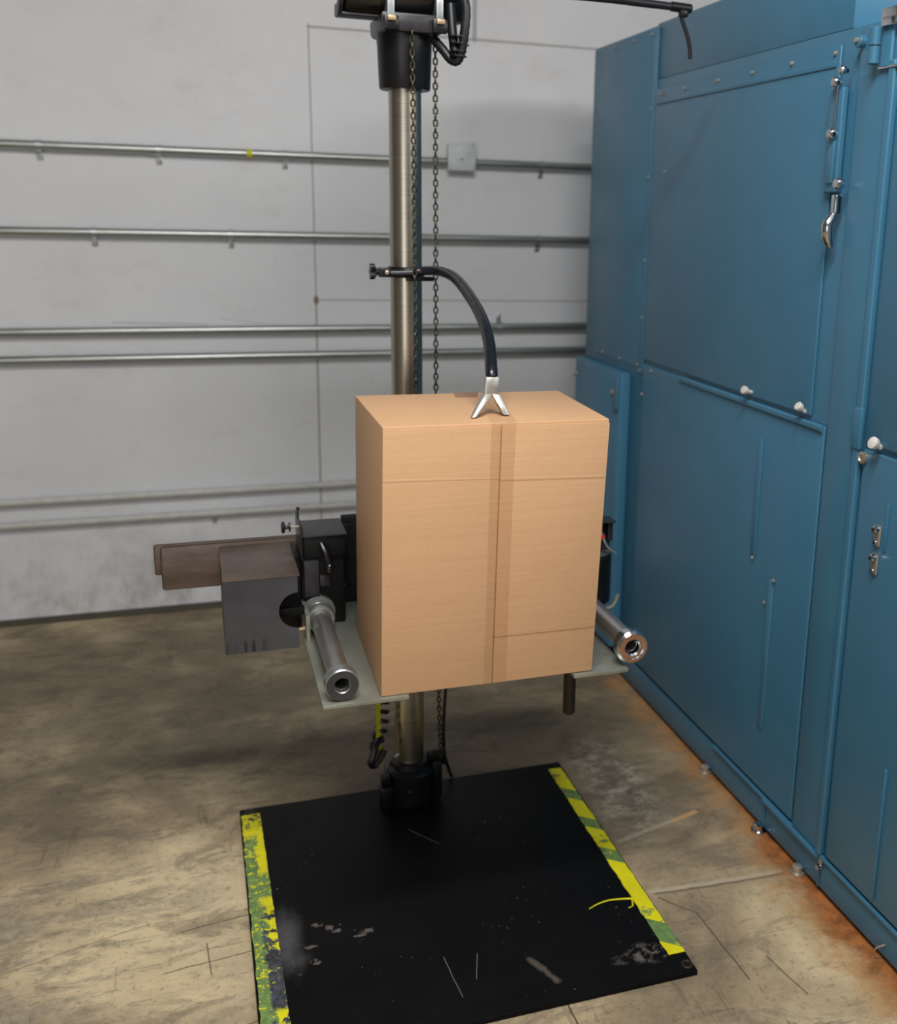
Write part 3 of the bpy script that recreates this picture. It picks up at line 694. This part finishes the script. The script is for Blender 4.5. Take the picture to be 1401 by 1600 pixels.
b = B(); cyl(b, (.1972, 2.235, .842), (.1972, 2.235, .862), .0018, seg=8); bmesh.ops.create_uvsphere(b, u_segments=10, v_segments=8, radius=.004, matrix=Matrix.Translation((.1972, 2.235, .862))); obj('pin', b, 'black', lm)
# bent steel cover on the left, with a round cut-out in its front plate
cv = obj('side_cover', box(B(), .031, .185, 2.100, 2.330, .7545, .7575, .001), 'hrs', dt, label='brown steel top of the side cover')
poly = [(.031, .5965), (.180, .5965), (.180, .680-.040)]
for k in range(0, 13):
    a = math.radians(-90-180*k/12); poly.append((.180+math.cos(a)*.040, .680+math.sin(a)*.040))
poly += [(.180, .7545), (.031, .7545)]
b = B(); prism(b, poly, 'y', 2.100, 2.104); obj('cover_front', b, 'cover', cv, label='grey front plate with a half round cut-out')
b = B(); box(b, .031, .035, 2.104, 2.33, .5965, .7545, .0008); obj('cover_side', b, 'cover', cv)
b = B(); box(b, .130, .196, 2.20, 2.31, .600, .750, .002); box(b, .12, .196, 2.135, 2.15, .655, .672, .001); obj('inner_block', b, 'black_matte', cv)
b = B(); cyl(b, (.170, 2.115, .628), (.194, 2.115, .632), .004, seg=10); obj('brass_pin', b, 'brass', cv)
b = B(); box(b, .184, .197, 2.22, 2.30, .592, .76, .002); obj('inner_plate', b, 'black_matte', cv)
# right mechanism
b = B(); cyl(b, (.893, 2.25, .575), (.893, 2.25, .702), .048, bev=.006, seg=32); rs = obj('solenoid', b, 'black_matte', dt)
b = B(); cyl(b, (.893, 2.25, .702), (.893, 2.25, .708), .046, seg=32); obj('solenoid_cap', b, 'tray', rs)
b = B(); box(b, .862, .934, 2.235, 2.245, .70, .790, .002); box(b, .862, .934, 2.20, 2.245, .786, .790, .001); box(b, .922, .934, 2.22, 2.235, .735, .786, .001); obj('solenoid_bracket', b, 'gunmetal', rs)
b = B(); tube(b, smooth_path([(.885, 2.20, .790), (.898, 2.20, .760), (.912, 2.20, .730), (.936, 2.20, .712)]), .004, 10); obj('return_spring_arm', b, 'chrome', rs)
b = B(); lathe(b, (.898, 2.20, .755), (0, -1, 0), [(0, .007), (.006, .006)], 12); obj('indicator', b, 'red', rs, label='small red button')
b = B(); tube(b, smooth_path([(.905, 2.18, .578), (.925, 2.18, .585), (.938, 2.18, .612)]), .005, 8); obj('solenoid_clip', b, 'fork', rs)
b = B(); box(b, .66, .88, 2.31, 2.33, .60, .80, .002); obj('right_mount', b, 'black_matte', dt)
# damper rod under the right plate
b = B(); cyl(b, (.745, 1.98, .425), (.745, 1.98, .5990), .0135, seg=20, bev=.003); dr = obj('damper', b, 'brown_bar', dt)
b = B(); box(b, .690, .76, 1.83, 2.0, .5905, .5990, .001); obj('damper_mount', b, 'fork', dr)
# tape rule, coiled cord and plug at the foot
b = B(); box(b, .385, .398, 2.395, 2.3965, .126, .60, .0003); yr = obj('tape_rule', b, 'yellow', dt, label='yellow tape rule standing beside the post')
b = B()
for k in range(56):
    box(b, .385, .3905 if k % 2 else .394, 2.3943, 2.3949, .13+k*.008, .1306+k*.008)
obj('rule_marks', b, 'black', yr)
b = B(); coil = []
for i in range(260):
    t = i/259; a = t*math.pi*2*13
    cz = .50-.34*t; cx_ = .413-.012*t-.018*max(0, t-.8)*5
    coil.append((cx_+math.cos(a)*.0125, 2.41+math.sin(a)*.0125, cz))
tube(b, coil, .0058, 6); obj('coiled_cord', b, 'rubber', dt)
b = B(); tube(b, smooth_path([(.40, 2.40, .20), (.382, 2.38, .19), (.372, 2.37, .165), (.366, 2.37, .150), (.376, 2.375, .138), (.39, 2.38, .15), (.405, 2.39, .17)]), .0085, 8); obj('cord_loop', b, 'rubber', dt)
b = B(); box(b, .390, .421, 2.365, 2.40, .015, .075, .005); box(b, .394, .417, 2.37, 2.395, .075, .105, .003); obj('plug', b, 'black', dt)
b = B(); tube(b, smooth_path([(.405, 2.385, .10), (.412, 2.375, .13), (.425, 2.37, .155), (.438, 2.37, .165)]), .003, 8); obj('silver_wire', b, 'chrome', dt)

# ------------------------------------------------------------------ hold-down arm clamped on the post
ha = thing('hold_down_arm', 'black gooseneck arm clamped to the steel post, its silver two-pronged foot on the box', 'clamp arm', (CX, CY, 1.36))
b = B(); pipe(b, (CX, CY, 1.348), (CX, CY, 1.372), .0415, .0366, 48); box(b, CX-.075, CX-.040, CY-.012, CY+.004, 1.352, 1.368, .002); cl = obj('clamp_band', b, 'black', ha)
b = B(); box(b, CX-.01, CX+.055, CY-.052, CY-.042, 1.342, 1.352, .002); obj('clamp_plate', b, 'black', cl)
b = B(); cyl(b, (.418, 2.385, 1.36), (.398, 2.385, 1.362), .005, seg=12); box(b, .405, .432, 2.374, 2.396, 1.350, 1.371, .003); obj('clamp_screw', b, 'black', cl)
b = B(); outl = []
for k in range(20):
    a = 2*math.pi*k/20; rr = .019 if k % 4 == 0 else (.015 if k % 4 in (1, 3) else .009)
    outl.append((2.385+math.cos(a)*rr, 1.362+math.sin(a)*rr))
prism(b, outl, 'x', .386, .398, .001); obj('star_knob', b, 'black', cl)
b = B(); lathe(b, (.4225, 2.373, 1.361), (0, -1, 0), [(0, .005), (.003, .005), (.004, .003)], 12); obj('rivet', b, 'screw', cl)
hp = smooth_path([(.432, 2.376, 1.359), (.475, 2.366, 1.361), (.505, 2.360, 1.366), (.538, 2.325, 1.366), (.556, 2.25, 1.351), (.561, 2.10, 1.303), (.552, 1.985, 1.257), (.537, 1.905, 1.205), (.535, 1.897, 1.186)], 8)
b = B(); tube(b, hp, lambda t: .0088+.0034*min(1, t*1.8), 16, .035); obj('gooseneck', b, 'hose', ha)
b = B()
c0 = Vector((.5345, 1.893, 1.196)); c1_ = Vector((.532, 1.888, 1.160))
def bar(bm, a, bb, w0, d0, w1, d1, bev=.002):
    a, bb = Vector(a), Vector(bb)
    pts = [bb+Vector((-w1, -d1, 0)), bb+Vector((w1, -d1, 0)), bb+Vector((w1, d1, 0)), bb+Vector((-w1, d1, 0)), a+Vector((-w0, -d0, 0)), a+Vector((w0, -d0, 0)), a+Vector((w0, d0, 0)), a+Vector((-w0, d0, 0))]
    hull8(bm, pts, bev)
bar(b, c0, c1_, .0135, .009, .0150, .009, .003)
bar(b, (.5245, 1.887, 1.164), (.488, 1.852, 1.1265), .0085, .0085, .0045, .0065, .002)
bar(b, (.5400, 1.887, 1.164), (.5560, 1.870, 1.1265), .0085, .0095, .0065, .0120, .002)
obj('fork_foot', b, 'alu', ha)

# ------------------------------------------------------------------ cardboard box standing on the fork plates
bx = thing('cardboard_box', 'plain brown taped cardboard box standing on the fork plates of the drop tester', 'box', (.52, 1.96, .608))
Z0, Z1 = .6085, 1.1245
b = B(); hull8(b, [(.3005, 1.8045, Z0), (.7245, 1.8045, Z0), (.731, 2.118, Z0), (.305, 2.130, Z0), (.3095, 1.8045, Z1), (.743, 1.8045, Z1-.002), (.749, 2.118, Z1), (.311, 2.134, Z1)], .0025, 3)
bmesh.ops.subdivide_edges(b, edges=b.edges, cuts=1)
obj('box_body', b, 'card', bx)
def flap(x0b, x0t, x1b, x1t, zt0, zt1, zb0, zb1):
    b = B(); y0, y1 = 1.8002, 1.8042
    hull8(b, [(x0b, y0, zb0), (x1b, y0, zb1), (x1b, y1, zb1), (x0b, y1, zb0), (x0t, y0, zt0), (x1t, y0, zt1), (x1t, y1, zt1), (x0t, y1, zt0)], .0012, 2); return b
obj('flap', flap(.3005, .3095, .5153, .5272, 1.1195, 1.1185, .6085, .6085), 'card', bx)
obj('flap', flap(.5170, .5292, .7240, .7425, 1.1185, 1.1165, .6080, .6095), 'card', bx)
b = B()   # tape over the front seam, over the edge, onto the top
rows = [(.4985, .5440, 1.7995, .609), (.503, .548, 1.7995, .80), (.5065, .5525, 1.7995, 1.00), (.509, .556, 1.7995, 1.114), (.5092, .5565, 1.8005, 1.1215), (.5095, .5575, 1.804, 1.1253), (.511, .560, 1.815, 1.1256), (.522, .571, 1.885, 1.1256)]
vv = [[b.verts.new((r_[0], r_[2], r_[3])), b.verts.new((r_[1], r_[2], r_[3]))] for r_ in rows]
for i in range(len(rows)-1): b.faces.new([vv[i][0], vv[i][1], vv[i+1][1], vv[i+1][0]])
obj('packing_tape', b, 'packtape', bx, label='glossy clear tape along the front seam')
b = B(); hull8(b, [(.508, 2.075, 1.1246), (.556, 2.073, 1.1246), (.570, 2.128, 1.1246), (.517, 2.130, 1.1246), (.508, 2.075, 1.1252), (.556, 2.073, 1.1252), (.570, 2.128, 1.1252), (.517, 2.130, 1.1252)])
obj('tape_end', b, 'card_dark', bx, label='faded brown tape end')
